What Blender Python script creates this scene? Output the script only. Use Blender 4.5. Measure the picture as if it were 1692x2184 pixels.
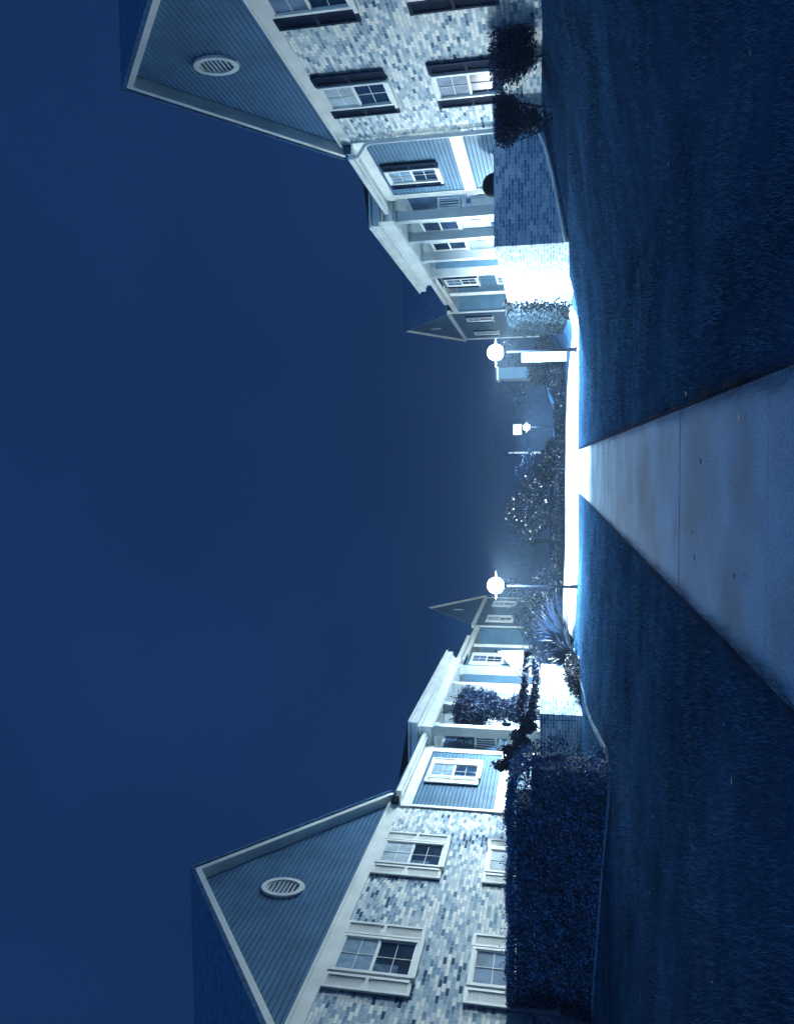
import bpy, bmesh, math, random
import numpy as np
from math import radians as RAD
from mathutils import Vector, Matrix

for o in list(bpy.data.objects): bpy.data.objects.remove(o, do_unlink=True)
SC = bpy.context.scene
COL = SC.collection
random.seed(7); rng = np.random.default_rng(7)

# ------------------------------------------------------------------ camera
H = 1.1
PITCH, YAW = RAD(10.916), RAD(3.579)
F = Vector((-math.sin(YAW)*math.cos(PITCH), math.cos(YAW)*math.cos(PITCH), math.sin(PITCH)))
R = Vector((math.cos(YAW), math.sin(YAW), 0)); U = R.cross(F)
cd = bpy.data.cameras.new('camera'); cam = bpy.data.objects.new('camera', cd); COL.objects.link(cam)
# the camera is turned on its side: picture-up is the place's right, picture-right is the place's down
m = Matrix((( -U.x, R.x, -F.x, 0), (-U.y, R.y, -F.y, 0), (-U.z, R.z, -F.z, H), (0, 0, 0, 1)))
cam.matrix_world = m
cd.sensor_fit = 'VERTICAL'; cd.sensor_height = 36; cd.lens = 36*1680/2183; cd.clip_end = 600; cd.clip_start = .05
SC.camera = cam

# ------------------------------------------------------------------ world, added blue fill sun, exposure
w = bpy.data.worlds.new('World'); SC.world = w; w.use_nodes = True
nt = w.node_tree; bg = nt.nodes['Background']
tc = nt.nodes.new('ShaderNodeTexCoord'); nz = nt.nodes.new('ShaderNodeTexNoise'); rp = nt.nodes.new('ShaderNodeValToRGB')
nz.inputs['Scale'].default_value = 2.2; nz.inputs['Detail'].default_value = 3
rp.color_ramp.elements[0].position = .3; rp.color_ramp.elements[1].position = .75
rp.color_ramp.elements[0].color = (.0058, .0250, .092, 1); rp.color_ramp.elements[1].color = (.0085, .0335, .120, 1)
nt.links.new(tc.outputs['Generated'], nz.inputs['Vector']); nt.links.new(nz.outputs['Fac'], rp.inputs['Fac'])
nt.links.new(rp.outputs['Color'], bg.inputs['Color']); bg.inputs['Strength'].default_value = 1.0
ld = bpy.data.lights.new('fill_sun', 'SUN'); ld.energy = .95; ld.angle = RAD(14); ld.color = (.22, .52, 1)  # soft blue sun added behind the camera to lift hedges, roofs and wall fronts
mo = bpy.data.objects.new('fill_sun', ld); COL.objects.link(mo); mo.location = (0, -20, 30)
mo.rotation_euler = Vector((.18, .80, -.57)).to_track_quat('-Z', 'Y').to_euler()
SC.view_settings.view_transform = 'Standard'; SC.view_settings.look = 'None'
SC.view_settings.exposure = 0; SC.view_settings.gamma = 1
LAMP_COL = (.76, .92, 1.0)
LAMP_RAD = 5600.0

# ------------------------------------------------------------------ materials
def mat(name, col, rough=.8, bump=None, var=None, spec=.3):
    """plain painted / coated surface with broad tonal variation and a fine bump"""
    M = bpy.data.materials.new(name); M.use_nodes = True; t = M.node_tree; b = t.nodes['Principled BSDF']
    b.inputs['Roughness'].default_value = rough; b.inputs['Specular IOR Level'].default_value = spec
    b.inputs['Base Color'].default_value = (*col, 1)
    g = t.nodes.new('ShaderNodeNewGeometry')
    if var:
        n = t.nodes.new('ShaderNodeTexNoise'); n.inputs['Scale'].default_value = var[0]; n.inputs['Detail'].default_value = 5
        r = t.nodes.new('ShaderNodeValToRGB'); k = var[1]
        r.color_ramp.elements[0].position = .32; r.color_ramp.elements[1].position = .7
        r.color_ramp.elements[0].color = (*[c*(1-k) for c in col], 1); r.color_ramp.elements[1].color = (*[min(.95, c*(1+k)) for c in col], 1)
        t.links.new(g.outputs['Position'], n.inputs['Vector']); t.links.new(n.outputs['Fac'], r.inputs['Fac']); t.links.new(r.outputs['Color'], b.inputs['Base Color'])
    if bump:
        n = t.nodes.new('ShaderNodeTexNoise'); n.inputs['Scale'].default_value = bump[0]; n.inputs['Detail'].default_value = 4
        bp = t.nodes.new('ShaderNodeBump'); bp.inputs['Strength'].default_value = bump[1]; bp.inputs['Distance'].default_value = .02
        t.links.new(g.outputs['Position'], n.inputs['Vector']); t.links.new(n.outputs['Fac'], bp.inputs['Height']); t.links.new(bp.outputs['Normal'], b.inputs['Normal'])
    return M

def brick_mat(name, stops, mortar, bw=.235, bh=.082, bumpd=.012):
    """variegated brick: one random tone per brick, axis-aligned walls"""
    M = bpy.data.materials.new(name); M.use_nodes = True; t = M.node_tree; b = t.nodes['Principled BSDF']
    N, L = t.nodes.new, t.links.new
    g = N('ShaderNodeNewGeometry'); s = N('ShaderNodeSeparateXYZ'); L(g.outputs['Position'], s.inputs[0])
    a = N('ShaderNodeMath'); a.operation = 'ADD'; L(s.outputs['X'], a.inputs[0]); L(s.outputs['Y'], a.inputs[1])
    c = N('ShaderNodeCombineXYZ'); L(a.outputs[0], c.inputs['X']); L(s.outputs['Z'], c.inputs['Y'])
    br = N('ShaderNodeTexBrick'); L(c.outputs[0], br.inputs['Vector'])
    br.inputs['Scale'].default_value = 1; br.inputs['Brick Width'].default_value = bw; br.inputs['Row Height'].default_value = bh
    br.inputs['Mortar Size'].default_value = .008; br.inputs['Mortar Smooth'].default_value = .3
    br.inputs['Color1'].default_value = (0, 0, 0, 1); br.inputs['Color2'].default_value = (1, 1, 1, 1); br.inputs['Mortar'].default_value = (.5, .5, .5, 1)
    nz = N('ShaderNodeTexNoise'); nz.inputs['Scale'].default_value = .75; nz.inputs['Detail'].default_value = 8; nz.inputs['Roughness'].default_value = .62; L(g.outputs['Position'], nz.inputs['Vector'])
    mm = N('ShaderNodeMath'); mm.operation = 'MULTIPLY_ADD'; L(nz.outputs['Fac'], mm.inputs[0]); mm.inputs[1].default_value = 1.25; mm.inputs[2].default_value = -.58
    ad = N('ShaderNodeMath'); ad.operation = 'ADD'; L(br.outputs['Color'], ad.inputs[0]); L(mm.outputs[0], ad.inputs[1])
    r = N('ShaderNodeValToRGB'); L(ad.outputs[0], r.inputs['Fac']); e = r.color_ramp.elements
    while len(e) < len(stops): e.new(.5)
    for q, (p, cc) in zip(e, stops): q.position = p; q.color = (*cc, 1)
    mx = N('ShaderNodeMix'); mx.data_type = 'RGBA'; L(br.outputs['Fac'], mx.inputs['Factor']); L(r.outputs['Color'], mx.inputs[6]); mx.inputs[7].default_value = (*mortar, 1)
    n2 = N('ShaderNodeTexNoise'); n2.inputs['Scale'].default_value = 26; n2.inputs['Detail'].default_value = 4; L(g.outputs['Position'], n2.inputs['Vector'])
    ml = N('ShaderNodeMix'); ml.data_type = 'RGBA'; ml.blend_type = 'OVERLAY'; ml.inputs['Factor'].default_value = .55
    L(mx.outputs[2], ml.inputs[6]); L(n2.outputs['Fac'], ml.inputs[7]); L(ml.outputs[2], b.inputs['Base Color'])
    hh = N('ShaderNodeMath'); hh.operation = 'SUBTRACT'; L(n2.outputs['Fac'], hh.inputs[0]); L(br.outputs['Fac'], hh.inputs[1])
    bp = N('ShaderNodeBump'); bp.inputs['Strength'].default_value = .8; bp.inputs['Distance'].default_value = bumpd
    L(hh.outputs[0], bp.inputs['Height']); L(bp.outputs['Normal'], b.inputs['Normal'])
    b.inputs['Roughness'].default_value = .9; b.inputs['Specular IOR Level'].default_value = .2
    return M

def concrete_mat(name, col, joint=None):
    M = bpy.data.materials.new(name); M.use_nodes = True; t = M.node_tree; b = t.nodes['Principled BSDF']
    N, L = t.nodes.new, t.links.new
    g = N('ShaderNodeNewGeometry')
    n1 = N('ShaderNodeTexNoise'); n1.inputs['Scale'].default_value = .9; n1.inputs['Detail'].default_value = 8; L(g.outputs['Position'], n1.inputs['Vector'])
    n2 = N('ShaderNodeTexNoise'); n2.inputs['Scale'].default_value = 60; n2.inputs['Detail'].default_value = 5; L(g.outputs['Position'], n2.inputs['Vector'])
    av = N('ShaderNodeMath'); av.operation = 'MULTIPLY_ADD'; L(n2.outputs['Fac'], av.inputs[0]); av.inputs[1].default_value = .7; L(n1.outputs['Fac'], av.inputs[2])
    r = N('ShaderNodeValToRGB'); L(av.outputs[0], r.inputs['Fac'])
    r.color_ramp.elements[0].position = .62; r.color_ramp.elements[1].position = 1.02
    r.color_ramp.elements[0].color = (*[c*.55 for c in col], 1); r.color_ramp.elements[1].color = (*[min(.95, c*1.35) for c in col], 1)
    L(r.outputs['Color'], b.inputs['Base Color'])
    bp = N('ShaderNodeBump'); bp.inputs['Strength'].default_value = .5; bp.inputs['Distance'].default_value = .008
    L(n2.outputs['Fac'], bp.inputs['Height']); L(bp.outputs['Normal'], b.inputs['Normal']); b.inputs['Roughness'].default_value = .9; b.inputs['Specular IOR Level'].default_value = .04
    return M

def emis(name, col, strength):
    M = bpy.data.materials.new(name); M.use_nodes = True; t = M.node_tree; b = t.nodes['Principled BSDF']
    b.inputs['Base Color'].default_value = (.8, .8, .8, 1)
    b.inputs['Emission Color'].default_value = (*col, 1); b.inputs['Emission Strength'].default_value = strength
    return M

WHITE = mat('white_paint', (.72, .77, .74), .6, (30, .15), (1.3, .12))
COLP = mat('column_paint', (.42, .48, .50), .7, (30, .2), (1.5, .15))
SIDING = mat('blue_grey_siding', (.085, .19, .29), .7, (18, .25), (1.7, .16))
GABLE = mat('gable_siding_paint', (.06, .16, .28), .7, (18, .25), (1.2, .2))
DARKSH = mat('dark_shutter_paint', (.003, .016, .045), .8, (40, .2), (3, .3), .04)
LAP_SHADE = mat('lap_shade', (.03, .08, .15), .95)  # dark tone painting the shadow line under each siding lap
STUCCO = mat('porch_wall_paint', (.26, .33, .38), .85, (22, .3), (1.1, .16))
ROOF = mat('roof_shingle', (.02, .09, .20), .95, (9, .6), (6, .4))
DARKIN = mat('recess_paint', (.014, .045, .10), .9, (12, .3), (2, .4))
METAL = mat('black_metal', (.0012, .0035, .009), .7, (60, .2), (5, .3), .03)
PANE = mat('window_glass', (.01, .03, .07), .25, None, (1.5, .5), .03)
BLINDS = [mat('pale_blind', (.34, .45, .52), .7, None, (3, .3)), mat('grey_blind', (.14, .25, .36), .7, None, (5, .4)), mat('dim_blind', (.08, .16, .26), .7, None, (2, .5))]
CURT = mat('curtain', (.05, .11, .18), .9, None, (9, .4))
BLIND = mat('window_blind', (.22, .33, .42), .7, None, (4, .25))
BARK = mat('bark', (.02, .05, .11), .95, (30, .8), (8, .4))
LEAF = mat('hedge_leaf', (.045, .14, .30), .65, None, (5, .55), .35)
LEAF2 = mat('shrub_leaf', (.006, .025, .075), .6, None, (5, .55), .2)
LEAFP = mat('garden_leaf', (.003, .012, .034), .42, None, (4, .6), .35)
LEAFG = mat('glossy_leaf', (.003, .012, .034), .25, None, (4, .6), 1.0)
DRYLEAF = mat('dry_leaf', (.12, .22, .32), .8, None, (3, .6))
IVYM = mat('ivy_leaf', (.005, .0105, .017), .8, None, (1.2, .8), .05)
GRASS = mat('grass_blade', (.030, .094, .195), .8, None, (2.6, .85), .03)
_t = GRASS.node_tree; _a = _t.nodes.new('ShaderNodeBsdfTranslucent'); _a.inputs[0].default_value = (.032, .100, .210, 1); _x = _t.nodes.new('ShaderNodeMixShader'); _x.inputs[0].default_value = .4
_t.links.new(_t.nodes['Principled BSDF'].outputs[0], _x.inputs[1]); _t.links.new(_a.outputs[0], _x.inputs[2]); _t.links.new(_x.outputs[0], _t.nodes['Material Output'].inputs['Surface'])
TURF = mat('turf', (.014, .042, .095), .95, (25, .9), (.7, .5), 0.0)
CLOTH = mat('flag_cloth', (.8, .82, .8), .9, (90, .2), (5, .05))
_t = CLOTH.node_tree; _a = _t.nodes.new('ShaderNodeBsdfTranslucent'); _a.inputs[0].default_value = (.75, .8, .8, 1); _x = _t.nodes.new('ShaderNodeMixShader'); _x.inputs[0].default_value = .55
_t.links.new(_t.nodes['Principled BSDF'].outputs[0], _x.inputs[1]); _t.links.new(_a.outputs[0], _x.inputs[2]); _t.links.new(_x.outputs[0], _t.nodes['Material Output'].inputs['Surface'])
POT = mat('clay_pot', (.10, .18, .27), .8, (20, .3), (6, .3))
LIT = emis('lit_window', (.5, .78, 1.0), 1.6)
BULB = emis('lamp_bulb', LAMP_COL, LAMP_RAD)
OPAL = emis('opal_glass', LAMP_COL, 9)
FARBULB = emis('far_lamp_bulb', LAMP_COL, 2200)
CONC_DIM = concrete_mat('dim_concrete', (.095, .26, .42))  # darker copy for the near path, outside the bright lamp-lit stretch
EDGE = concrete_mat('edging_concrete', (.08, .16, .25))
CONC_LIT = concrete_mat('lit_concrete', (.62, .68, .68))  # paler copy, lamp brightness put into the colour of far path and crosswalk
BRICK = brick_mat('variegated_brick', [(0, (.02, .06, .13)), (.05, (.05, .12, .2)), (.12, (.17, .29, .40)), (.38, (.32, .45, .53)), (.62, (.55, .64, .66)), (.85, (.78, .81, .77)), (1.0, (.86, .88, .82))], (.47, .56, .60))
BRICKW = brick_mat('patio_brick', [(0, (.09, .2, .34)), (.3, (.17, .31, .46)), (.7, (.28, .44, .60)), (1.0, (.48, .62, .72))], (.62, .74, .80), bw=.24, bh=.085)

def added_cutoff_ring_mat():
    M = bpy.data.materials.new('added_cutoff_ring_coat'); M.use_nodes = True; t = M.node_tree; b = t.nodes['Principled BSDF']  # slightly see-through coat for the added light-cutting ring
    b.inputs['Base Color'].default_value = (.5, .55, .6, 1); b.inputs['Roughness'].default_value = .6
    tr = t.nodes.new('ShaderNodeBsdfTransparent'); mx = t.nodes.new('ShaderNodeMixShader'); mx.inputs[0].default_value = .06
    t.links.new(b.outputs[0], mx.inputs[1]); t.links.new(tr.outputs[0], mx.inputs[2]); t.links.new(mx.outputs[0], t.nodes['Material Output'].inputs['Surface'])
    return M
ADDED_CUTOFF_RING = added_cutoff_ring_mat()

# ------------------------------------------------------------------ helpers
def tag(o, label=None, cat=None, group=None, kind=None):
    if label: o['label'] = label
    if cat: o['category'] = cat
    if group: o['group'] = group
    if kind: o['kind'] = kind
    return o

def thing(name, loc, label, cat, group=None, rz=0):
    o = bpy.data.objects.new(name, None); COL.objects.link(o); o.location = loc; o.rotation_euler = (0, 0, rz)
    o.empty_display_size = .3
    return tag(o, label, cat, group)

class MB:
    def __init__(s): s.v = []; s.f = []; s.sm = []; s.mi = {}
    def add(s, vs, fs, smooth=False):
        n = len(s.v); s.v += [tuple(p) for p in vs]
        for q in fs: s.f.append([n+i for i in q]); s.sm.append(smooth)
        return s
    def quad(s, a, b, c, d): return s.add([a, b, c, d], [(0, 1, 2, 3)])
    def box(s, x0, x1, y0, y1, z0, z1):
        x0, x1 = sorted((x0, x1)); y0, y1 = sorted((y0, y1)); z0, z1 = sorted((z0, z1))
        return s.add([(x0,y0,z0),(x1,y0,z0),(x1,y1,z0),(x0,y1,z0),(x0,y0,z1),(x1,y0,z1),(x1,y1,z1),(x0,y1,z1)],
                     [(0,3,2,1),(4,5,6,7),(0,1,5,4),(1,2,6,5),(2,3,7,6),(3,0,4,7)])
    def tube(s, pts, rad, n=10, cap=True):
        pts = [Vector(p) for p in pts]; rad = rad if isinstance(rad, (list, tuple)) else [rad]*len(pts)
        base = len(s.v); T0 = None
        for i, p in enumerate(pts):
            t = (pts[min(i+1, len(pts)-1)] - pts[max(i-1, 0)]).normalized()
            a = t.orthogonal().normalized() if T0 is None else (T0 - t*T0.dot(t)).normalized()
            T0 = a; b = t.cross(a)
            for k in range(n):
                q = 2*math.pi*k/n; s.v.append(tuple(p + (a*math.cos(q)+b*math.sin(q))*rad[i]))
        for i in range(len(pts)-1):
            for k in range(n):
                s.f.append([base+i*n+k, base+i*n+(k+1) % n, base+(i+1)*n+(k+1) % n, base+(i+1)*n+k]); s.sm.append(True)
        if cap:
            s.f.append([base+k for k in reversed(range(n))]); s.sm.append(False)
            s.f.append([base+(len(pts)-1)*n+k for k in range(n)]); s.sm.append(False)
        return s
    def lathe(s, prof, cx=0, cy=0, n=24):
        base = len(s.v)
        for r, z in prof:
            for k in range(n):
                q = 2*math.pi*k/n; s.v.append((cx+r*math.cos(q), cy+r*math.sin(q), z))
        for i in range(len(prof)-1):
            for k in range(n):
                s.f.append([base+i*n+k, base+i*n+(k+1) % n, base+(i+1)*n+(k+1) % n, base+(i+1)*n+k]); s.sm.append(True)
        return s
    def build(s, name, m, parent=None, off=None, mirror=False, bevel=0, recalc=False):
        v = s.v
        if mirror: v = [(-a, b, c) for a, b, c in v]
        if off is not None: v = [(a-off[0], b-off[1], c-off[2]) for a, b, c in v]
        f = [q[::-1] for q in s.f] if mirror else s.f
        me = bpy.data.meshes.new(name); me.from_pydata(v, [], f); me.materials.append(m)
        me.polygons.foreach_set('use_smooth', s.sm)
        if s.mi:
            me.materials.append(LAP_SHADE)
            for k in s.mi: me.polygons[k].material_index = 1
        me.update()
        if recalc:
            b = bmesh.new(); b.from_mesh(me); bmesh.ops.recalc_face_normals(b, faces=b.faces); b.to_mesh(me); b.free()
        o = bpy.data.objects.new(name, me); COL.objects.link(o)
        if parent: o.parent = parent
        if bevel:
            md = o.modifiers.new('bevel', 'BEVEL'); md.width = bevel; md.segments = 2; md.limit_method = 'ANGLE'
        return o

def npmesh(name, V, nv, m, parent=None):
    """V: (n*nv,3) array, polygons of nv vertices each"""
    me = bpy.data.meshes.new(name); n = len(V)//nv
    me.vertices.add(len(V)); me.vertices.foreach_set('co', V.astype(np.float32).ravel())
    me.loops.add(len(V)); me.loops.foreach_set('vertex_index', np.arange(len(V), dtype=np.int32))
    me.polygons.add(n); me.polygons.foreach_set('loop_start', np.arange(0, len(V), nv, dtype=np.int32))
    me.polygons.foreach_set('loop_total', np.full(n, nv, dtype=np.int32))
    me.materials.append(m); me.update(calc_edges=True); me.validate()
    o = bpy.data.objects.new(name, me); COL.objects.link(o)
    if parent: o.parent = parent
    return o

def leafquads(P, size, up=.0, aspect=.55):
    """leaf-shaped quads (rhombs) at points P with random orientation"""
    n = len(P); d = rng.normal(size=(n, 3)); d[:, 2] += up; d /= np.linalg.norm(d, axis=1)[:, None]
    e = rng.normal(size=(n, 3)); e -= d*(e*d).sum(1)[:, None]; e /= np.linalg.norm(e, axis=1)[:, None]
    L = (size*(.6+.8*rng.random(n)))[:, None]; W = L*aspect*.5
    V = np.empty((n, 4, 3)); V[:, 0] = P; V[:, 1] = P+d*L*.45+e*W; V[:, 2] = P+d*L; V[:, 3] = P+d*L*.45-e*W
    return V.reshape(-1, 3)

def blob_points(n, blobs, shell=.55):
    """points spread through ellipsoid blobs (cx,cy,cz,rx,ry,rz), denser to the outside"""
    wts = np.array([b[3]*b[4]*b[5] for b in blobs])**.7; idx = rng.choice(len(blobs), n, p=wts/wts.sum())
    B = np.array(blobs)[idx]; d = rng.normal(size=(n, 3)); d /= np.linalg.norm(d, axis=1)[:, None]
    r = (shell+(1-shell)*rng.random(n))[:, None]*(.85+.3*rng.random(n))[:, None]
    return B[:, :3]+d*r*B[:, 3:]

def copy_tree(o, parent=None):
    c = o.copy(); COL.objects.link(c); c.parent = parent
    for ch in [q for q in bpy.data.objects if q.parent == o]: copy_tree(ch, c)
    return c

def sst(t): t = min(1, max(0, t)); return t*t*(3-2*t)
def ground(x, y):
    k = sst((y-23)/6)
    z = float(np.interp(x, [2.5+2.9*k, 6+.25*k, 9, 14], [0, .55-.1*k, 1.25, 1.35]))
    z += float(np.interp(-x, [4, 7, 9.3, 14], [0, .17, .33, .3]))
    z += .33*sst((y-31)/7)
    if y > 46: z += .35*sst((y-46)/20)
    far = sst((abs(x)-16)/20)
    z = z*(1-far)+.6*far
    if not (-1.6 < x < .9) and not (30 < y < 39.5): z += .03*math.sin(x*1.7+y*.6)*math.sin(y*.9-x*.4)
    return z

# ------------------------------------------------------------------ ground, path, crosswalk
xs = np.concatenate([np.linspace(-160, -16, 9)[:-1], np.linspace(-16, 16, 97), np.linspace(16, 160, 9)[1:]])
ys = np.concatenate([np.linspace(-30, 0, 7)[:-1], np.linspace(0, 50, 121), np.linspace(50, 220, 12)[1:]])
g = MB(); g.v = [(float(x), float(y), ground(float(x), float(y))) for y in ys for x in xs]
nx = len(xs); g.f = [[j*nx+i, j*nx+i+1, (j+1)*nx+i+1, (j+1)*nx+i] for j in range(len(ys)-1) for i in range(nx-1)]; g.sm = [True]*len(g.f)
tag(g.build('ground', TURF), kind='structure')

def slab(name, m, y0, y1, x0, x1, top=.035, gap=.012, step=1.5):
    b = MB(); y = y0
    while y < y1-.01:
        e = min(y+step, y1)-gap
        b.box(x0, x1, y, e, -.12, top+random.uniform(-.003, .003)); y += step
    return b.build(name, m, bevel=.006)
tag(slab('path', CONC_DIM, -3.9, 21.0, -1.12, .42, step=2.7, gap=.009), kind='structure')
tag(slab('path_far_end', CONC_LIT, 21.01, 31.0, -1.12, .42, top=.04, step=2), kind='structure')
b = MB(); N_ = 44; top = []
for i in range(N_+1):
    x = -11.0+17.3*i/N_
    wdt = 7.2*(max(0, 1-abs((x+2.35)/8.75)**2.3))**.8
    y0 = 31.0; y1 = y0+wdt+.05
    for j in range(7):
        y = y0+(y1-y0)*j/6; b.v.append((x, y, .05+ground(x, y)))
for i in range(N_):
    for j in range(6):
        k = i*7+j; b.f.append([k, k+7, k+8, k+1]); b.sm.append(True)
cwk = b.build('crosswalk', CONC_LIT); tag(cwk, kind='structure')
sd = cwk.modifiers.new('thick', 'SOLIDIFY'); sd.thickness = .12; sd.offset = -1 if cwk.data.polygons[0].normal.z > 0 else 1

# lawn: individual blades, one uncountable mass
def lawn(n, x0, x1, y0, y1, hgt, wid, pw=1.0):
    x = rng.uniform(x0, x1, n); y = y0+(y1-y0)*rng.random(n)**pw
    keep = (np.abs(x-.98*0+.35) > .79+.06*rng.random(n)) & ~((x > 5.75) & (y > 21.6)) & ~((x < -4.9) & (y > 13.6) & (y < 15.6))
    x, y = x[keep], y[keep]; n = len(x)
    z = np.array([ground(a, b_) for a, b_ in zip(x, y)])
    cl = .55+.9*(np.sin(x*2.1+np.sin(y*1.3)*2)*np.sin(y*1.9+x)*.5+.5)
    a = rng.uniform(0, 2*np.pi, n); h = hgt*(.5+rng.random(n))*cl; le = rng.normal(0, .55, (n, 2))*h[:, None]
    V = np.empty((n, 3, 3)); dx = np.cos(a)*wid; dy = np.sin(a)*wid
    V[:, 0] = np.c_[x-dx, y-dy, z-.01]; V[:, 1] = np.c_[x+dx, y+dy, z-.01]; V[:, 2] = np.c_[x+le[:, 0], y+le[:, 1], z+h]
    return V.reshape(-1, 3)
LW = np.concatenate([lawn(170000, -7, 7, 2.9, 11, .034, .0022, 1.3), lawn(90000, -10, 9, 10, 20, .036, .004), lawn(50000, -9, 8, 20, 31, .04, .007)])
tag(npmesh('grass', LW, 3, GRASS), 'short rough lawn of dark blue grass on both sides of the path', 'grass', kind='stuff')
EX = []
for sx in (-1.13, .43):                                    # ragged tufts hanging over the path edges
    n = 14000; y = 2.9+28*rng.random(n)**1.3; x = sx+rng.normal(0, .03, n)+(1 if sx < 0 else -1)*(.012*np.sin(y*1.9)+.012*np.sin(y*4.7+1)); h = .07*(.4+rng.random(n)); inn = (1 if sx < 0 else -1)*np.abs(rng.normal(.02, .035, n))
    z = np.zeros(n); V = np.empty((n, 3, 3)); V[:, 0] = np.c_[x, y-.008, z]; V[:, 1] = np.c_[x, y+.008, z]; V[:, 2] = np.c_[x+inn, y+rng.normal(0, .03, n), z+h]; EX.append(V.reshape(-1, 3))
tag(npmesh('edge_grass', np.concatenate(EX), 3, GRASS), 'long grass leaning over both edges of the concrete path', 'grass', kind='stuff')

n = 420; x = rng.uniform(-7, 7, n); y = rng.uniform(4.5, 24, n); k = rng.random(n) < .25; x[k] = rng.uniform(-1.1, .4, k.sum())
FL = leafquads(np.zeros((n, 3)), .045, 0, .7).reshape(n, 4, 3); FL[:, :, 2] *= .25; FL += np.c_[x, y, [ground(a, b_)+(.045 if -1.1 < a < .42 else .035) for a, b_ in zip(x, y)]][:, None, :]
tag(npmesh('fallen_leaves', FL.reshape(-1, 3), 4, DRYLEAF), 'scattered pale fallen leaves on the lawn and the path', 'leaves', kind='stuff')

# ------------------------------------------------------------------ terrace buildings
# local frame: lx = distance out from the facade plane towards the courtyard, ly = depth, lz = height above its base
def siding(mb, y0, y1, z0, z1, lx=0., pitch=.118, clip=None):
    z = z0
    while z < z1-.01:
        e = min(z+pitch, z1); a0, a1 = (clip(z) if clip else (y0, y1)); c0, c1 = (clip(e) if clip else (y0, y1))
        if a1 > a0:
            if c1 < c0: c0 = c1 = (a0+a1)/2
            mb.quad((lx+.034, a0, z+.014), (lx+.034, a1, z+.014), (lx+.008, c1, e), (lx+.008, c0, e))
            mb.mi[len(mb.f)] = 1; mb.quad((lx+.008, a0, z), (lx+.008, a1, z), (lx+.034, a1, z+.014), (lx+.034, a0, z+.014))  # underside strip in the painted shadow tone
        z = e

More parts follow.
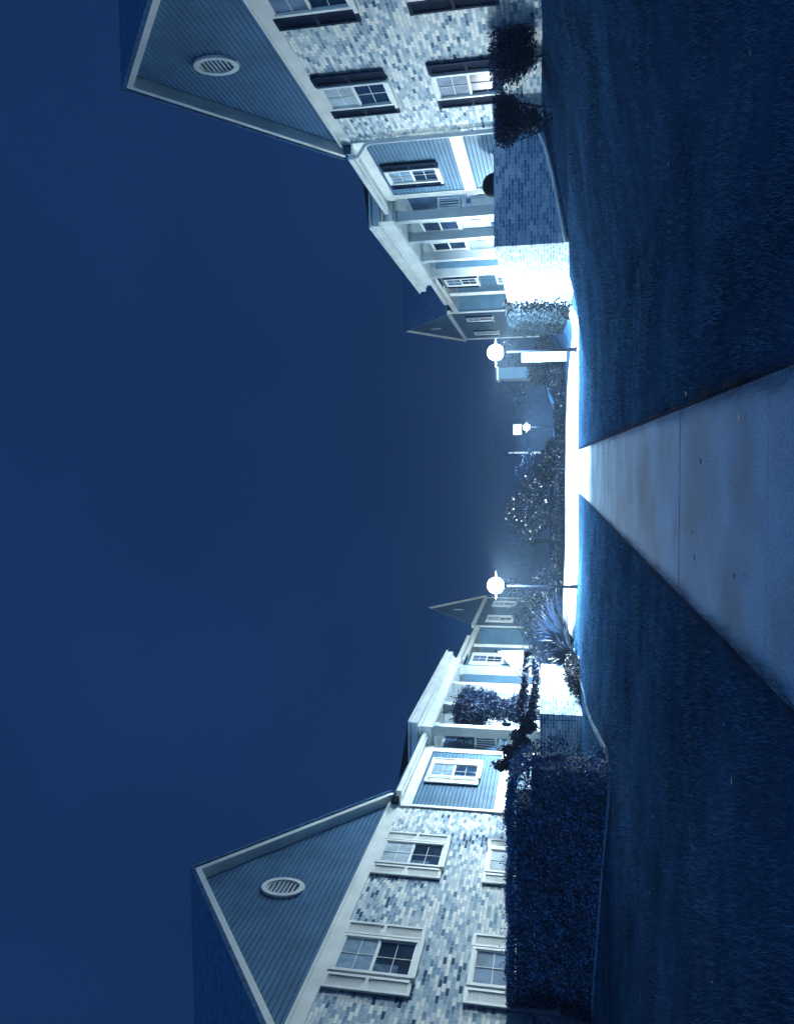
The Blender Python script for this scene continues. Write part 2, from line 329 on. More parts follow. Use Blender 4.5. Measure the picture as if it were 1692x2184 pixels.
def building(root, s, opt):
    mir = (s < 0)
    P = lambda mb, name, m, parent=None, **k: mb.build(name, m, parent or root, mirror=mir, **k)
    Y = lambda y: y-22.0
    def box(x0, x1, y0, y1, z0, z1): return MB().box(x0, x1, Y(y0), Y(y1), z0, z1)
    def window(yc, z0, z1, wd=1.2, lx=0., shut=None, blind=True, fr=.085, bars=True):
        y0, y1 = yc-wd/2, yc+wd/2; zm = (z0+z1)/2
        f = MB()
        for a, c, d, e in ((y0, y0+fr, z0, z1), (y1-fr, y1, z0, z1), (y0+fr, y1-fr, z1-fr, z1), (y0+fr, y1-fr, z0, z0+fr*.7)):
            f.box(lx-.05, lx+.09, Y(a), Y(c), d, e)
        win = P(f, 'window', WHITE, bevel=.006)
        P(box(lx-.02, lx+.14, y0-.07, y1+.07, z0-.09, z0-.003), 'sill', WHITE, win, bevel=.006)
        for k, (a, c) in enumerate(((zm, z1-fr), (z0+fr*.7, zm))):
            sx = lx+.055 if k == 0 else lx+.035; sh = MB(); t = .028
            sh.box(sx-.015, sx+.015, Y(y0+fr), Y(y0+fr+t), a, c); sh.box(sx-.015, sx+.015, Y(y1-fr-t), Y(y1-fr), a, c)
            sh.box(sx-.015, sx+.015, Y(y0+fr+t), Y(y1-fr-t), a, a+t); sh.box(sx-.015, sx+.015, Y(y0+fr+t), Y(y1-fr-t), c-t, c)
            if bars: sh.box(sx-.008, sx+.008, Y(yc-.008), Y(yc+.008), a+t, c-t); sh.box(sx-.007, sx+.007, Y(y0+fr+t), Y(y1-fr-t), (a+c)/2-.006, (a+c)/2+.006)
            P(sh, 'sash', WHITE, win)
            P(box(sx-.012, sx-.006, y0+fr+t, y1-fr-t, a+t, c-t), 'blind' if (k == 0 and blind) else 'pane', random.choice(BLINDS) if (k == 0 and blind) else PANE, win)
            if k == 1 and random.random() < .6:
                cw_ = random.uniform(.12, .38); lo = a+t if random.random() < .6 else a+t+.3*(c-a)
                P(box(sx-.0055, sx-.003, y0+fr+t, y0+fr+t+cw_, lo, c-t), 'curtain', CURT, win)
        if shut:
            m_, sw, gp = shut
            for a in (y0-gp-sw, y1+gp):
                b_ = MB(); t = .07
                b_.box(lx+.03, lx+.075, Y(a), Y(a+t), z0-.05, z1+.02); b_.box(lx+.03, lx+.075, Y(a+sw-t), Y(a+sw), z0-.05, z1+.02)
                for zz in (z0-.05, (z0+z1)/2-.04, z1+.02-t): b_.box(lx+.03, lx+.075, Y(a+t), Y(a+sw-t), zz, zz+t)
                z = z0-.05+t
                while z < z1-.08:
                    if abs(z+.02-(z0+z1)/2) > .07:
                        b_.quad((lx+.066, Y(a+t), z), (lx+.066, Y(a+sw-t), z), (lx+.04, Y(a+sw-t), z+.045), (lx+.04, Y(a+t), z+.045))
                    z += .05
                b_.box(lx+.028, lx+.036, Y(a+t), Y(a+sw-t), z0, z1)
                P(b_, 'shutter', m_)
        return win
    E, RISE = 5.6, 3.6
    y0, y1, ya = 12.4, 22.0, 17.2
    # wing: brick block, gable, trims
    P(box(-9, 0, y0, y1, -1.2, 5.28), 'brick_wall', BRICK)
    gb = MB(); hw = (y1-y0)/2
    clip = lambda z: (Y(ya)-hw*(1-(z-E)/RISE), Y(ya)+hw*(1-(z-E)/RISE))
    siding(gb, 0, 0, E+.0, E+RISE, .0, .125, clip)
    gb.add([(0, Y(y0), E), (0, Y(y1), E), (0, Y(ya), E+RISE), (-.2, Y(y0), E), (-.2, Y(y1), E), (-.2, Y(ya), E+RISE)], [(0, 1, 2), (3, 5, 4), (0, 3, 4, 1)])
    P(gb, 'gable', GABLE)
    tr = MB(); tr.box(-.1, .07, Y(y0-.02), Y(y1+.02), 5.28, 5.6); tr.box(.07, .12, Y(y0-.06), Y(y1+.06), 5.54, 5.6); P(tr, 'cornice_board', WHITE)
    def rake(name, ya_, E_, rise, hw_, ov, thick, m_, lx0, lx1, yy):
        b_ = MB(); sl = rise/hw_
        for sg in (-1, 1):
            ye = yy(ya_)+sg*(hw_+ov); ze = E_-ov*sl; za = E_+rise
            vs = []
            for lx in (lx0, lx1): vs += [(lx, ye, ze), (lx, yy(ya_), za), (lx, yy(ya_), za+thick), (lx, ye, ze+thick)]
            b_.add(vs, [(0, 1, 2, 3), (7, 6, 5, 4), (0, 4, 5, 1), (1, 5, 6, 2), (2, 6, 7, 3), (3, 7, 4, 0)])
        return P(b_, name, m_)
    rake('rake_board', ya, E+.02, RISE, hw, .28, .26, WHITE, .03, .30, Y)
    rf = rake('roof', ya, E+.20, RISE, hw, .34, .12, ROOF, -9.2, .34, Y)
    # oval louvred vent
    vt = MB(); n = 32; zc = 7.15; yc = ya-.05
    for i in range(n):
        a0, a1 = 2*math.pi*i/n, 2*math.pi*(i+1)/n
        pt = lambda a, ry, rz, lx: (lx, Y(yc)+ry*math.cos(a), zc+rz*math.sin(a))
        vt.quad(pt(a0, .30, .40, .09), pt(a1, .30, .40, .09), pt(a1, .40, .52, .09), pt(a0, .40, .52, .09))
        vt.quad(pt(a0, .40, .52, .09), pt(a1, .40, .52, .09), pt(a1, .40, .52, .0), pt(a0, .40, .52, .0))
        vt.quad(pt(a0, .30, .40, .0), pt(a1, .30, .40, .0), pt(a1, .30, .40, .09), pt(a0, .30, .40, .09))
    vent = P(vt, 'vent', WHITE)
    sl = MB()
    for k in range(8):
        z = zc-.36+k*.1; q = math.sqrt(max(0, 1-((z-zc)/.40)**2))*.30
        sl.quad((.075, Y(yc)-q, z-.03), (.075, Y(yc)+q, z-.03), (.045, Y(yc)+q, z+.035), (.045, Y(yc)-q, z+.035))
    P(sl, 'slats', WHITE, vent)
    sh = (opt['shutter'], .44, .05)
    for yw in (19.25, 15.0):
        window(yw, 3.62, 5.28, 1.22, 0, sh)
        window(yw, .85, 2.55, 1.22, 0, sh)
    # brick course at second storey sill
    # section two: siding with belt board
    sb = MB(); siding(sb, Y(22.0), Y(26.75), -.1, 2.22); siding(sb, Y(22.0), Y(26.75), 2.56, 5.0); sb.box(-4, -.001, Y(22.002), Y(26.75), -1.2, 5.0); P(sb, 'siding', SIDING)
    P(box(-.02, .06, 22.0, 27.05, 2.2, 2.56), 'belt_board', WHITE, bevel=.008)
    P(box(-.02, .055, 26.45, 26.85, -.1, 2.198), 'corner_board', WHITE); P(box(-.02, .055, 26.45, 26.85, 2.562, 4.95), 'corner_board', WHITE)
    P(box(-.02, .055, 22.02, 22.16, 2.562, 4.95), 'corner_board', WHITE)
    P(box(-.02, .06, 22.0, 26.98, 4.95, 5.25), 'frieze_board', WHITE)
    P(box(-.01, .40, 22.0, 27.0, 5.252, 5.30), 'soffit', WHITE)
    gt = MB(); gt.box(.36, .50, Y(21.98), Y(27.0), 5.23, 5.37); gt.box(.33, .36, Y(21.98), Y(27.0), 5.2, 5.42); P(gt, 'gutter', WHITE, bevel=.02)
    r2 = MB(); r2.add([(.42, Y(22.0), 5.36), (.42, Y(37.6), 5.36), (-5, Y(37.6), 7.1), (-5, Y(22.0), 7.1), (.42, Y(22.0), 5.44), (.42, Y(37.6), 5.44), (-5, Y(37.6), 7.18), (-5, Y(22.0), 7.18)],
                      [(0, 1, 2, 3), (7, 6, 5, 4), (0, 4, 5, 1), (1, 5, 6, 2), (2, 6, 7, 3), (3, 7, 4, 0)]); P(r2, 'roof', ROOF)
    window(24.75, 3.2, 4.82, 1.15, .03, (opt['shutter2'], .42, .02))
    if opt['spout']:
        dp = MB(); dp.tube([(.43, Y(22.1), 5.25), (.40, Y(22.05), 5.1), (.16, Y(21.92), 4.85), (.11, Y(21.9), 4.7), (.11, Y(21.9), .35), (.2, Y(21.85), .15)], .062, 8)
        P(dp, 'downspout', WHITE)
    # porch: Y 27..36.8
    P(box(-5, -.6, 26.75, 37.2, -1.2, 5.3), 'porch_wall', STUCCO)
    P(box(-.6, .70, 27.05, 36.9, 5.02, 5.095), 'porch_ceiling', COLP)
    cr = MB(); cr.box(-.62, .73, Y(26.99), Y(36.95), 5.1, 5.45); cr.box(-.62, .78, Y(26.8), Y(37.1), 5.452, 5.52); cr.box(-.62, .95, Y(26.7), Y(37.2), 5.522, 5.78); cr.box(-.62, 1.02, Y(26.63), Y(37.27), 5.782, 5.85)
    P(cr, 'porch_cornice', WHITE, bevel=.012)
    pr = MB(); pr.add([(1.0, Y(26.65), 5.855), (1.0, Y(37.25), 5.855), (-2.6, Y(35.2), 6.7), (-2.6, Y(28.7), 6.7)], [(0, 1, 2, 3)]); P(pr, 'porch_roof', ROOF)
    for yc in (27.32, 29.87, 32.77, 35.57):
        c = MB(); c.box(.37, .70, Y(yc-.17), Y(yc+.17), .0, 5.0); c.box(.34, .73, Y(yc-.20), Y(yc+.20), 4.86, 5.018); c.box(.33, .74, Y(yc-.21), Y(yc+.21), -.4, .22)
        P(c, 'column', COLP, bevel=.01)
    P(box(-.02, .36, 27.16, 27.28, -.1, 2.45), 'end_panel', WHITE)
    P(box(-.05, .36, 27.05, 27.3, 2.62, 2.72), 'landing', WHITE)
    rl = MB()
    for z in (2.80, 3.52): rl.box(.0, .36, Y(27.17), Y(27.22), z, z+.06)
    for k in range(5): rl.box(.01+k*.082, .03+k*.082, Y(27.18), Y(27.205), 2.86, 3.52)
    P(rl, 'railing', WHITE)
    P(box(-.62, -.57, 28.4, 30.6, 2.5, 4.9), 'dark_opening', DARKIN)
    for yc in (29.3, 32.2, 35.2):
        if yc > 30: window(yc, 3.4, 4.9, 1.3, -.6, None, False, .05, False)
        d = MB(); d.box(-.6, -.55, Y(yc+.1), Y(yc+1.15), .0, 2.15); dr = P(d, 'door', DARKIN)
        h = MB(); h.box(-.55, -.50, Y(yc+.2), Y(yc+.24), 1.0, 1.12); P(h, 'handle', METAL, dr)
    for yc in (28.4, 31.3, 34.2):
        l = MB(); l.box(-.6, -.5, Y(yc-.05), Y(yc+.05), 2.55, 2.8); l.box(-.52, -.44, Y(yc-.08), Y(yc+.08), 2.5, 2.86); P(l, 'wall_lantern', METAL)
    # section three: siding, then a deep two-storey recess with a slim post
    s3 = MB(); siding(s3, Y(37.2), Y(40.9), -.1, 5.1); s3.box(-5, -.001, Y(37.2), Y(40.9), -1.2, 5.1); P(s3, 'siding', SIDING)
    window(39.5, 3.3, 4.9, 1.5, .03, (opt['shutter2'], .42, .02)); window(39.5, .9, 2.4, 1.5, .03)
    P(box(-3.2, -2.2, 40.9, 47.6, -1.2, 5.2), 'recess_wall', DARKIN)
    P(box(-.14, .0, 43.0, 43.14, -.3, 5.1), 'post', WHITE)
    P(box(-2.2, .1, 40.9, 47.6, 5.1, 5.2), 'soffit', WHITE)
    f3 = MB(); f3.box(.0, .09, Y(37.2), Y(47.6), 5.2, 5.42); f3.box(.09, .35, Y(37.27), Y(43.6), 5.30, 5.5); P(f3, 'fascia', WHITE)
    r3 = MB(); r3.quad((.1, Y(37.3), 5.45), (.1, Y(47.6), 5.45), (-5, Y(47.6), 7.2), (-5, Y(37.3), 7.2)); P(r3, 'roof', ROOF)
    P(box(-2.2, .0, 46.9, 47.6, -1.2, 5.1), 'side_wall', SIDING)
    # far wing
    Z2 = opt['z2']; a0, a1, am = 47.6, 58.0, 52.8; hw2 = 5.2; rise2 = 3.4
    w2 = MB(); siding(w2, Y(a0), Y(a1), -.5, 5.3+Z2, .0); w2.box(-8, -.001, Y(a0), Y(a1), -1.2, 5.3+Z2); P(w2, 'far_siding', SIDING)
    E2 = 5.55+Z2
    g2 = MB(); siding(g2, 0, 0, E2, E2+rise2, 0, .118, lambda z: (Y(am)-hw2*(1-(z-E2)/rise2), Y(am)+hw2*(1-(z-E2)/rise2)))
    g2.add([(0, Y(a0), E2), (0, Y(a1), E2), (0, Y(am), E2+rise2)], [(0, 1, 2)]); P(g2, 'far_gable', GABLE)
    P(box(-.1, .08, a0-.02, a1+.02, 5.3+Z2, E2), 'cornice_board', WHITE)
    rake('rake_board', am, E2, rise2, hw2, .2, .1, WHITE, .03, .16, Y); rake('roof', am, E2+.08, rise2, hw2, .25, .1, ROOF, -8, .18, Y)
    ov = MB(); ov.add([(.06, Y(am)+.28*math.cos(q*math.pi/8), E2+1.35+.38*math.sin(q*math.pi/8)) for q in range(16)], [tuple(range(16))]); P(ov, 'vent', WHITE)
    for yc in (49.9, 55.2):
        window(yc, 3.3, 4.9, 1.3, .03, (opt['shutter2'], .42, .03)); window(yc, .9, 2.4, 1.3, .03, (opt['shutter2'], .42, .03))
    P(box(-.02, .07, 47.6, 47.8, -.3, 5.29+Z2), 'corner_board', WHITE); P(box(-.02, .07, 57.8, 58.0, -.3, 5.29+Z2), 'corner_board', WHITE)

rb = thing('terrace_building', (9, 22, 1.25), 'gabled brick and siding terrace with dark shutters and a white downspout', 'building', 'gabled terraces facing each other')
building(rb, -1, dict(shutter=DARKSH, shutter2=DARKSH, spout=True, z2=.35))
lb = thing('terrace_building', (-10, 22, .1), 'gabled brick and siding terrace with white shutters behind the long clipped hedge', 'building', 'gabled terraces facing each other')
building(lb, 1, dict(shutter=WHITE, shutter2=WHITE, spout=False, z2=.15))

# ------------------------------------------------------------------ patio walls
def wall(name, boxes, label, loc):
    b = MB()
    for q in boxes: b.box(*q)
    o = b.build(name, BRICKW, off=loc); o.location = loc
    return tag(o, label, 'wall', 'brick garden walls')
wall('patio_wall', [(5.95, 8.99, 22.35, 22.57, -.1, 2.6), (5.95, 6.17, 22.57, 37.0, -.1, 2.598)], 'tall patio wall of brick with a drain pipe running along its foot', (5.95, 22.35, 0))
wall('patio_wall', [(4.6, 5.1, 37.2, 37.42, 0, 2.35)], 'short end wall of brick standing just behind the lamp post by the ivy', (4.65, 37.2, 0))
wall('patio_wall', [(-9.9, -7.30, 22.85, 23.07, -.1, 1.37), (-7.52, -7.30, 23.07, 28.6, -.1, 1.368)], 'low patio wall of brick showing between the hedge end and the spiky plants', (-7.3, 22.85, 0))
b = MB(); kp = [(-6.95, 29.5), (-6.75, 25), (-6.5, 22), (-6.0, 18), (-5.3, 14.6), (-5.4, 13.75), (-7, 13.7), (-9, 13.7), (-12, 13.7)]
for (xa, ya_), (xb, yb) in zip(kp, kp[1:]):
    d_ = Vector((xb-xa, yb-ya_, 0)); n_ = Vector((-d_.y, d_.x, 0)).normalized()*.06; m_ = max(1, int(d_.length/.6))
    for i in range(m_):
        p_ = Vector((xa, ya_, 0))+d_*(i/m_+.004); q_ = Vector((xa, ya_, 0))+d_*((i+1)/m_-.004)
        za, zb = ground(p_.x, p_.y), ground(q_.x, q_.y)
        vs = [p_-n_+Vector((0, 0, za-.1)), p_+n_+Vector((0, 0, za-.1)), q_+n_+Vector((0, 0, zb-.1)), q_-n_+Vector((0, 0, zb-.1))]
        vs += [v_+Vector((0, 0, .13)) for v_ in vs]; b.add(vs, [(0, 3, 2, 1), (4, 5, 6, 7), (0, 1, 5, 4), (1, 2, 6, 5), (2, 3, 7, 6), (3, 0, 4, 7)])
o = b.build('garden_edging', EDGE, off=(-6.5, 22, .1), bevel=.01); o.location = (-6.5, 22, .1); tag(o, 'narrow concrete edging along the lawn before the hedge and the low brick wall', 'edging')
# drain pipe along the foot of the right wall
pp = MB(); pts = [(8.95, 22.05, 1.62), (8.93, 22.0, 1.45), (8.8, 22.05, 1.36)]
for i in range(9):
    x = 8.5-i*.325; pts.append((x, 22.18, ground(x, 22.1)+.09))
pp.tube(pts, .055, 10); o = pp.build('drain_pipe', WHITE, off=(8.9, 22.1, 1.2)); o.location = (8.9, 22.1, 1.2)
tag(o, 'white drain pipe sloping down along the foot of the tall brick wall', 'pipe')

# ------------------------------------------------------------------ lamps
def street_lamp(bulbmat, label, k=1.0):
    t = thing('street_lamp', (0, 0, 0), label, 'street lamp', 'lit lamp posts in the courtyard')
    p = MB(); p.tube([(0, 0, 0), (0, 0, .5), (0, 0, 2.74)], [.055, .048, .036], 12); p.build('pole', METAL, t)
    q = MB(); q.lathe([(.0, .0), (.14, .0), (.14, .04), (.09, .08), (.07, .3), (.055, .34), (0, .34)]); q.build('base', METAL, t)
    c = MB(); c.lathe([(.0, 2.72), (.06, 2.72), (.10, 2.78), (.12, 2.83), (0, 2.83)], n=20); c.build('holder', METAL, t)
    for s_ in range(4):
        a = math.pi/4+s_*math.pi/2
        r_ = MB(); r_.tube([(.08*math.cos(a), .08*math.sin(a), 2.76), (.33*math.cos(a), .33*math.sin(a), 2.92), (.36*math.cos(a), .36*math.sin(a), 3.108)], .006, 6); r_.build('bracket', METAL, t)
    h = MB(); h.lathe([(.31, 3.112), (.58, 3.105), (.58, 3.118), (.31, 3.128), (.31, 3.112)], n=40); hd = h.build('added_cutoff_ring', ADDED_CUTOFF_RING, t)  # flat ring added round the globe, shaped to cut its upward light
    g_ = MB(); prof = [(.30*math.sin(a*math.pi/24), 3.11-.30*math.cos(a*math.pi/24)) for a in range(13)]+[(0, 3.11)]; g_.lathe(prof, n=28); g_.build('bulb', bulbmat, t)
    g2_ = MB(); g2_.lathe([(.31*math.cos(a*math.pi/24), 3.13+.31*math.sin(a*math.pi/24)) for a in range(12)]+[(.03, 3.44), (0, 3.44)], n=28); g2_.build('globe_top', OPAL, t)
    return t
l1 = street_lamp(BULB, 'lit lamp post glaring in front of the ivy covered wall, nearest the dark shuttered terrace'); l1.location = (4.3, 31.4, .05)
l2 = copy_tree(l1); l2.location = (-4.72, 30.2, 0); l2['label'] = 'lit lamp post glaring beside the flag and the spiky garden plants'
l3 = street_lamp(FARBULB, 'small far lamp post glaring between the two terraces, beyond the pale crossing walk', 1.6); l3.location = (3.3, 76, .1)

# ------------------------------------------------------------------ plants
def foliage(name, label, cat, loc, blobs, n, size, m, group=None, stems=None, core=None, up=0.):
    t = thing(name, loc, label, cat, group)
    V = leafquads(blob_points(n, blobs), size, up); npmesh('foliage', V, 4, m, t)
    if stems:
        for st in stems:
            b_ = MB(); b_.tube(st[0], st[1], 8); b_.build('stem' if cat != 'tree' else 'trunk', BARK, t)
    return t

# hedge on the left, facing the camera
t = thing('hedge', (-8.3, 14.6, .3), 'long flat topped clipped hedge in front of the white shuttered terrace', 'hedge')
def hedge_pts(n, x0, x1, y0, y1, z0, z1):
    P = np.empty((n, 3)); P[:, 0] = rng.uniform(x0, x1, n); P[:, 1] = rng.uniform(y0, y1, n); P[:, 2] = rng.uniform(z0, z1, n)
    f = rng.random(n); P[f < .55, 1] = y0+.05*rng.normal(size=(f < .55).sum()); q = (f >= .55) & (f < .85); P[q, 2] = z1+.025*rng.normal(size=q.sum())
    # rounded far end
    e = x1-.9; rr = np.clip((P[:, 0]-e)/.9, 0, 1); cap = z0+(z1-z0)*np.sqrt(np.clip(1-(rr*.93)**3, 0, 1)); P[:, 2] = np.minimum(P[:, 2], cap+.04*rng.normal(size=n))
    P[:, 1] += .10*np.sin(P[:, 0]*3.1)*np.sin(P[:, 2]*4+P[:, 0])+.05*np.sin(P[:, 0]*9+P[:, 2]*7)
    P[:, 2] += np.where(P[:, 2] > 1.2, .03*np.sin(P[:, 0]*4.3)+.02*np.sin(P[:, 0]*11), 0)
    q = rng.random(n) < .012; P[q, 2] += np.where(P[q, 2] > 1.35, np.abs(rng.normal(0, .09, q.sum())), 0); P[q, 1] -= np.abs(rng.normal(0, .07, q.sum()))
    return P
npmesh('foliage', leafquads(hedge_pts(70000, -3.6, 3.05, -.6, .6, -.32, 1.53), .05), 4, LEAF, t)
cr = MB(); cr.box(-3.6, 2.0, -.42, .42, -.2, 1.40); cr.box(2.0, 2.72, -.36, .36, -.28, 1.12); cr.build('stem', BARK, t)

# clipped multi-stemmed shrubs before the right-hand wing
def clipped(label, loc, w, blobs, n, stems):
    t = thing('clipped_shrub', loc, label, 'shrub', 'flat topped shrubs against the brick')
    P = blob_points(n, blobs, .2); P = P[P[:, 2] < 1.17]; P[:, 2] = np.minimum(P[:, 2], 1.14)
    npmesh('foliage', leafquads(P, .065), 4, LEAF2, t)
    for st in stems:
        b_ = MB(); b_.tube(st[0], st[1], 7); b_.build('stem', BARK, t)
clipped('flat topped leafy shrub on crooked stems beside the downspout of the dark shuttered terrace', (7.95, 19.2, 1.18), 1,
        [(.05, 0, .80, .52, .4, .42), (-.15, 0, .95, .42, .4, .35), (.35, 0, .95, .42, .4, .35), (.0, -.1, .35, .34, .3, .3)], 9000,
        [([(.22, 0, -.25), (.3, 0, .1), (.42, .02, .5), (.5, .05, .9)], [.035, .03, .025, .015]),
         ([(.15, 0, -.2), (.0, 0, .15), (-.12, .02, .5), (-.2, 0, .9)], [.03, .026, .02, .012]),
         ([(.1, 0, -.2), (-.25, .02, .12), (-.4, 0, .55)], [.025, .02, .012])])
clipped('dense wedge shaped shrub at the near window of the dark shuttered terrace', (9.0-.65, 17.3, 1.18), 1,
        [(.25, 0, .85, .75, .45, .38), (.1, 0, .65, .5, .4, .38), (.5, 0, .5, .5, .4, .35), (.05, 0, .4, .25, .25, .25)], 9000,
        [([(.1, 0, -.2), (.12, 0, .3), (.15, 0, .8)], [.03, .025, .02])])

# ivy on the courtyard side of the tall wall
n = 26000; P = np.empty((n, 3)); P[:, 1] = 29.2+8.0*rng.random(n)**.8; P[:, 2] = rng.uniform(.3, 2.75, n); P[:, 0] = 5.93-np.abs(rng.normal(0, .05, n))
msk = rng.random(n) < np.clip((P[:, 1]-29.2)/3.2, 0, 1)*(.75+.25*np.sin(P[:, 1]*3+P[:, 2]*2.3))*np.clip(.55+P[:, 2]*.25+.2*np.sin(P[:, 1]*2), .2, 1)
t = thing('ivy', (5.95, 32, .3), 'ivy spreading over the bright side of the tall brick wall behind the lamp', 'ivy'); P = P[msk]-np.array([5.95, 32, .3])
npmesh('foliage', leafquads(P, .10, 0, .8), 4, IVYM, t)
b_ = MB()
for k in range(6): b_.tube([(-.03, -3+k*1.4, .0), (-.03, -2.8+k*1.4+.2*math.sin(k), 1.1), (-.03, -2.6+k*1.4, 2.1)], [.02, .014, .006], 6)
b_.build('stem', BARK, t)

# spiky plants (left, between the lamp and the low wall)
def spiky(label, x, y, n, ln, arch=.6):
    z = ground(x, y); t = thing('spiky_plant', (x, y, z), label, 'plant', 'strap leaved plants by the lamp post'); b = MB()
    for i in range(n):
        a = random.uniform(0, 2*math.pi); L = ln*random.uniform(.6, 1.1); el = random.uniform(.5, 1.4); wd = random.uniform(.03, .055)
        d = Vector((math.cos(a), math.sin(a), 0)); sd = Vector((-math.sin(a), math.cos(a), 0)); pts = []
        for k in range(6):
            s_ = k/5; r_ = L*(math.cos(el)*s_+.25*arch*s_*s_); zz = L*(math.sin(el)*s_-.45*arch*s_**2.2*(1.2-math.sin(el)*.5)); w_ = wd*(1-s_**2)*(.7+s_)+.001
            c = d*r_+Vector((0, 0, zz)); pts += [c-sd*w_, c+sd*w_+Vector((0, 0, .01))]
        b.add(pts, [(2*k, 2*k+1, 2*k+3, 2*k+2) for k in range(5)])
    b.build('leaves', LEAFP, t)
    st = MB(); st.tube([(0, 0, -.05), (0, 0, .15)], [.07, .05], 8); st.build('stem', BARK, t)
spiky('tall spiky plant with long arching leaves right behind the pale crossing walk', -7.1, 33.4, 190, 1.9)
spiky('wide spiky plant with bright narrow blades below the flag', -6.9, 30.8, 190, 1.75)
spiky('low spiky plant at the corner of the low brick wall', -6.95, 28.6, 150, 1.2)

def garden(label, blobs, n, size, m=LEAFP, group='leafy shrubs beyond the crossing walk', cat='shrub', stems=None):
    x = np.mean([q[0] for q in blobs]); y = np.mean([q[1] for q in blobs]); z = ground(x, y)
    bl = [(q[0]-x, q[1]-y, q[2]-z, *q[3:]) for q in blobs]
    stems = stems or [([(0, 0, -.1), (.05, .02, bl[0][2]*.5), (.0, 0, bl[0][2])], [.05, .04, .015])]
    return foliage('shrub' if cat == 'shrub' else 'tree', label, cat, (x, y, z), bl, n, size, m, group, stems)
garden('dark bush with a few glinting leaves behind the lamp post by the flag', [(-6.2, 38, 1.3, 1.1, .9, .9), (-7.2, 38.5, 1.9, .9, .9, 1.0), (-5.7, 38, .8, .8, .7, .5)], 5000, .12)
garden('tall dark leafy mass behind the spiky plants, under the slim white post', [(-7.9, 35.5, 1.2, .9, 1.2, 1.0), (-8.2, 33.5, .9, .8, 1.2, .8), (-7.6, 37, 1.7, .7, .8, .8)], 7000, .11)
garden('low dark bush hugging the base of the low brick wall', [(-6.75, 25.6, .35, .5, 1.3, .32), (-6.9, 24.6, .3, .35, .6, .22)], 4500, .06)
garden('bush with sparkling leaves in the middle of the picture beyond the crossing walk', [(-2.6, 41.5, 1.5, 1.0, .9, .8), (-1.6, 41.8, 2.0, .9, .8, .8), (-3.4, 42, 2.2, .7, .7, .9), (-2.6, 41.8, 2.9, .8, .6, .5)], 6500, .13, LEAFG)
garden('dark low bush right of the sparkling bush, beyond the crossing walk', [(-.3, 43, 1.3, .9, .8, .7), (.4, 43.5, .9, 1.0, .8, .5)], 3500, .13)
garden('scruffy planting along the far rim of the crossing walk', [(4.2, 40, .7, .9, .5, .45), (2.4, 40.2, .6, 1.1, .5, .35), (.6, 40.3, .55, 1.0, .5, .3), (-1.2, 40.3, .6, 1.0, .5, .3), (-3.2, 40.2, .65, 1.1, .5, .35), (-5.2, 40.2, .7, 1.0, .5, .45)], 9000, .10)

# background trees closing the courtyard
def tree(label, x, y, h, r, n):
    z = ground(x, y); t = thing('tree', (x, y, z), label, 'tree', 'dark trees closing the far end of the courtyard')
    b = MB(); b.tube([(0, 0, -.2), (.1, 0, h*.3), (0, .1, h*.6), (.1, 0, h*.85)], [.22, .17, .11, .04], 10)
    bl = []
    for k in range(9):
        a = random.uniform(0, 6.28); q = random.uniform(.2, .8)*r; zz = h*random.uniform(.42, .9); rr = r*random.uniform(.3, .5)
        bl.append((q*math.cos(a), q*math.sin(a), zz, rr, rr, rr*.75)); b.tube([(.05, 0, h*.35+.2*k/9*h), (q*.5*math.cos(a), q*.5*math.sin(a), zz*.8), (q*math.cos(a), q*math.sin(a), zz)], [.07, .045, .015], 6)
    b.build('trunk', BARK, t); npmesh('crown', leafquads(blob_points(n, bl, .3), .22), 4, LEAF, t)
for i, (x, y, h, r, lab) in enumerate([(-13, 66, 5.0, 3.2, 'broad dark tree behind the far gable of the white shuttered terrace'), (-7, 70, 3.6, 2.6, 'rounded dark tree left of the far centre, behind the sparkling bush'),
                              (-1.5, 74, 3.4, 2.6, 'small dark tree in the far centre of the courtyard'), (8.5, 72, 3.6, 2.6, 'dark tree beside the far pale house, near the small far lamp')]):
    tree(lab, x, y, h, r, 5000)

garden('dark round bush hiding the foot of the pale flat roofed shed', [(5.2, 45.6, 1.4, 1.0, .6, 1.0), (6.2, 45.8, 1.2, .9, .6, .9)], 5000, .13)
# far houses at the end of the courtyard
t = thing('distant_house', (4.2, 84, .4), 'far dark house with one lit window above the small far lamp', 'house')
b = MB(); siding(b, 0, 0, 0, 0); b.box(-3.2, 6.5, 0, 7, -.5, 4.4); b.build('wall', DARKIN, t)
b = MB(); b.add([(-3.5, -.3, 4.4), (6.8, -.3, 4.4), (6.8, 7.3, 4.4), (-3.5, 7.3, 4.4), (-3.5, 3.5, 6.6), (6.8, 3.5, 6.6)], [(0, 1, 5, 4), (2, 3, 4, 5), (0, 4, 3), (1, 2, 5), (3, 2, 1, 0)]); b.build('roof', ROOF, t)
f = MB(); f.box(-1.35, -.2, -.06, .02, 3.5, 4.5); fw = f.build('window', WHITE, t); q = MB(); q.box(-1.27, -.28, -.08, -.065, 3.58, 4.42); q.build('pane', LIT, fw)
cb = MB(); cb.box(-3.3, -3.12, -.12, 0, 1.5, 4.9); cb.build('corner_board', WHITE, t)
t = thing('pale_shed', (5.45, 47.5, .5), 'pale flat roofed shed with a boarded side right behind the bright lamp post', 'shed')
b = MB(); b.box(-.5, .15, 0, 1.6, -.3, 3.55); b.build('wall', SIDING, t)
b = MB(); b.box(-.56, .21, -.08, 1.7, 3.55, 3.66); b.build('roof', WHITE, t)
b = MB(); b.box(-.32, -.05, -.04, .0, 2.6, 3.2); q = b.build('window', SIDING, t)

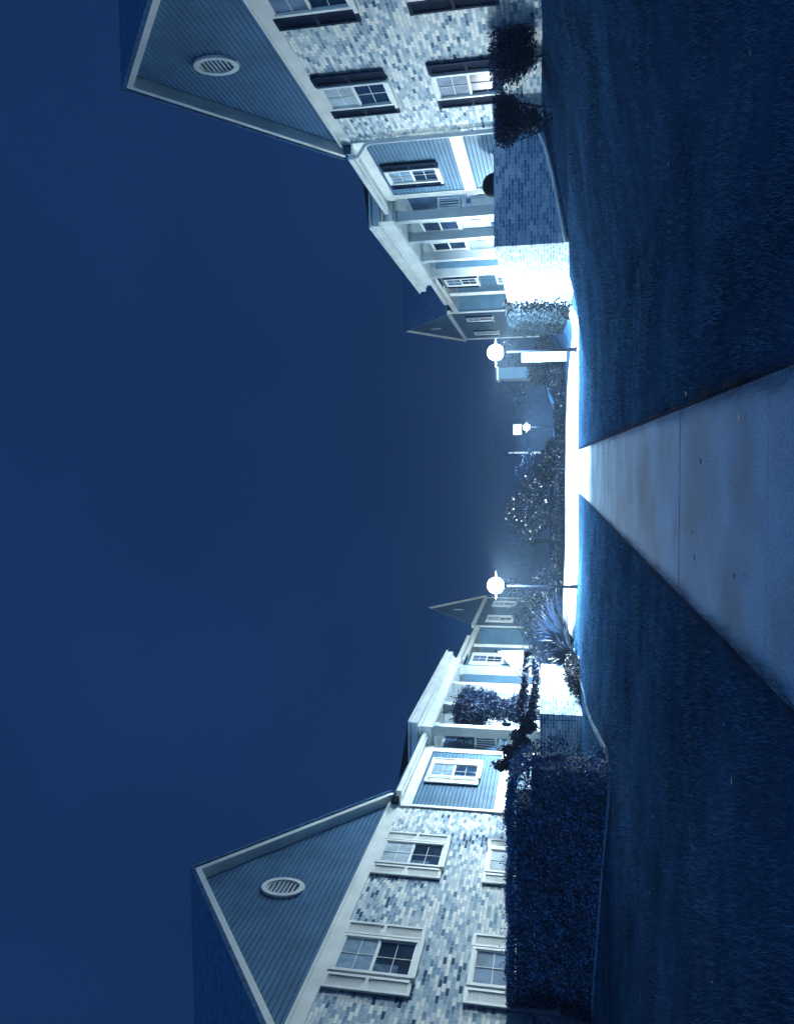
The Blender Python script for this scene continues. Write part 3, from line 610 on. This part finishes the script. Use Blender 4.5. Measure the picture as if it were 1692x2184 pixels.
# ------------------------------------------------------------------ left porch: baskets, potted shrubs, flag, garlands
def basket(label, x, y, ztop, r, drop, n=4500):
    t = thing('hanging_fern', (x, y, ztop-.9), label, 'hanging plant', 'ferns hanging in the porch openings')
    bl = [(0, 0, .15, r, r, .35), (0, 0, -.15-drop*.3, r*.85, r*.85, drop*.6)]
    npmesh('foliage', leafquads(blob_points(n, bl, .1), .16, -.8, .25), 4, LEAF2, t)
    b = MB(); b.lathe([(0, -.1), (.12, -.1), (.2, .1), (.19, .1), (.1, -.06), (0, -.06)]); b.build('basket', POT, t)
    c = MB()
    for k in range(3):
        a = k*2.09; c.tube([(.19*math.cos(a), .19*math.sin(a), .1), (0, 0, .9)], .006, 5)
    c.build('chain', METAL, t)
basket('large full fern hanging between the first two porch columns, nearest the white shuttered terrace window', -9.35, 28.9, 5.1, .75, .9)
basket('smaller fern hanging further along the same porch, before the dark window', -9.5, 31.4, 5.1, .5, .5, 2600)
basket('fern trailing in the dark opening beside the first porch column', -9.75, 27.75, 4.9, .28, .6, 1500)
garden('tall bushy climbing shrub rising behind the low brick wall inside the porch', [(-9.0, 28.4, 2.9, .4, .6, .7), (-9.1, 28.8, 2.1, .55, .8, .6), (-9.0, 29.6, 3.3, .35, .5, .35)], 6000, .09, LEAF2, 'shrubs in the porch')

def garland(label, x, y0, y1, z0, sag, n=1500):
    t = thing('garland', (x, y0, z0), label, 'garland', 'leafy garlands strung along the patio')
    s_ = rng.random(n); c = .5+.5*np.sin(s_*math.pi*9)**2
    P = np.c_[rng.normal(0, .05, n), s_*(y1-y0), -sag*4*s_*(1-s_)+rng.normal(0, .055, n)*c]
    npmesh('foliage', leafquads(P, .09, 0, .8), 4, LEAF2, t)
    b = MB(); b.tube([(0, (y1-y0)*k/8, -sag*4*(k/8)*(1-k/8)) for k in range(9)], .012, 6); b.build('cord', METAL, t)
garland('upper leafy garland strung in front of the bright porch wall', -7.38, 23.2, 29.6, 2.0, .1)
garland('lower leafy garland along the top of the low brick wall', -7.38, 23.2, 29.2, 1.62, .08)
n = 5200; s_ = rng.random(n); P = np.c_[-8.9+1.6*s_, 22.6+.15*rng.normal(size=n)*.5, 2.35-.75*s_+.12*rng.normal(size=n)*(1-.3*s_)+.12*np.sin(s_*22)]
t = thing('climbing_vine', (-8, 22.6, 1.3), 'twisting vine climbing in steps from the hedge top towards the porch column', 'vine')
npmesh('foliage', leafquads(P-np.array([-8, 22.6, 1.3]), .085, 0, .8), 4, LEAF2, t)
b = MB(); b.tube([(-.9, 0, 1.0), (-.4, .02, .85), (.1, 0, .5), (.6, .02, .3)], .015, 6); b.tube([(.6, 0, .3), (.62, 0, -1)], .015, 6); b.build('stem', BARK, t)

# flag on a slanted staff
t = thing('flag', (-7.45, 26.2, 1.75), 'plain pale flag hanging from a slanted staff above the spiky plants', 'flag')
a, e = Vector((0, 0, 0)), Vector((1.15, 0, 1.08))
b = MB(); b.tube([a, e], [.016, .012], 8); b.build('staff', METAL, t)
b = MB(); nu, nv = 16, 14
p0, p1 = a+(e-a)*.46, a+(e-a)*.985
for i in range(nu+1):
    for j in range(nv+1):
        u_, v_ = i/nu, j/nv; c = p0.lerp(p1, u_)
        dn = Vector((.16-.1*u_, 0, -1.0)).normalized()*(.22+.62*u_**.8)*v_
        b.v.append(tuple(c+dn+Vector((.05*v_*math.sin(u_*7), .06*v_*math.sin(u_*9+v_*2), .03*math.sin(v_*5)*u_))))
for i in range(nu):
    for j in range(nv): k = i*(nv+1)+j; b.f.append([k, k+nv+1, k+nv+2, k+1]); b.sm.append(True)
o = b.build('cloth', CLOTH, t)
b = MB(); b.lathe([(0, 1.06), (.025, 1.08), (.03, 1.10), (.02, 1.125), (0, 1.13)], 1.16, 0, 12); b.build('finial', METAL, t)

# hanging bird feeder by the garlands
t = thing('bird_feeder', (-7.1, 29.3, 1.9), 'small dark round feeder with a pointed foot hanging before the bright patio', 'bird feeder')
b = MB(); b.lathe([(0, -.26), (.02, -.2), (.05, -.12), (.13, -.05), (.16, .04), (.14, .13), (.07, .19), (0, .21)]); b.build('body', METAL, t)
b = MB(); b.tube([(0, 0, .2), (0, 0, .9)], .006, 5); b.build('wire', METAL, t)
b = MB(); b.tube([(0, 0, .9), (-.4, 0, 1.02), (-.45, 0, 1.0), (-.45, 0, -1.8)], [.01, .012, .015, .018], 6); b.build('hook', METAL, t)

# covered kettle barbecue on the right-hand patio
t = thing('kettle_barbecue', (8.25, 24.2, 1.85), 'dark kettle barbecue with a domed lid behind the tall brick wall', 'barbecue')
b = MB(); b.lathe([(0, .42), (.10, .45), (.27, .58), (.34, .72), (.35, .78), (0, .78)], n=28); b.build('bowl', METAL, t)
b = MB(); b.lathe([(.36, .785), (.345, .95), (.27, 1.10), (.13, 1.19), (0, 1.21)], n=28); l_ = b.build('lid', METAL, t)
b = MB(); b.tube([(-.08, 0, 1.19), (-.06, 0, 1.26), (.06, 0, 1.26), (.08, 0, 1.19)], .012, 6); b.build('handle', WHITE, l_)
for k in range(3):
    a = k*2.094+.5; b = MB(); b.tube([(.2*math.cos(a), .2*math.sin(a), .5), (.36*math.cos(a), .36*math.sin(a), -.6)], .014, 6); b.build('leg', METAL, t)

# ------------------------------------------------------------------ haze: damp night air that glows round the lamps
hz = MB(); hz.box(-170, 170, -35, 230, -2.5, 14)
o = hz.build('haze', METAL); o.data.materials.clear()
M = bpy.data.materials.new('haze'); M.use_nodes = True; M.node_tree.nodes.remove(M.node_tree.nodes['Principled BSDF'])
pv = M.node_tree.nodes.new('ShaderNodeVolumePrincipled'); pv.inputs['Color'].default_value = (.5, .75, 1, 1); pv.inputs['Density'].default_value = .0008; pv.inputs['Anisotropy'].default_value = .2
M.node_tree.links.new(pv.outputs[0], M.node_tree.nodes['Material Output'].inputs['Volume']); o.data.materials.append(M)
tag(o, kind='stuff'); o['label'] = 'thin night haze glowing around the lamps'; o['category'] = 'haze'
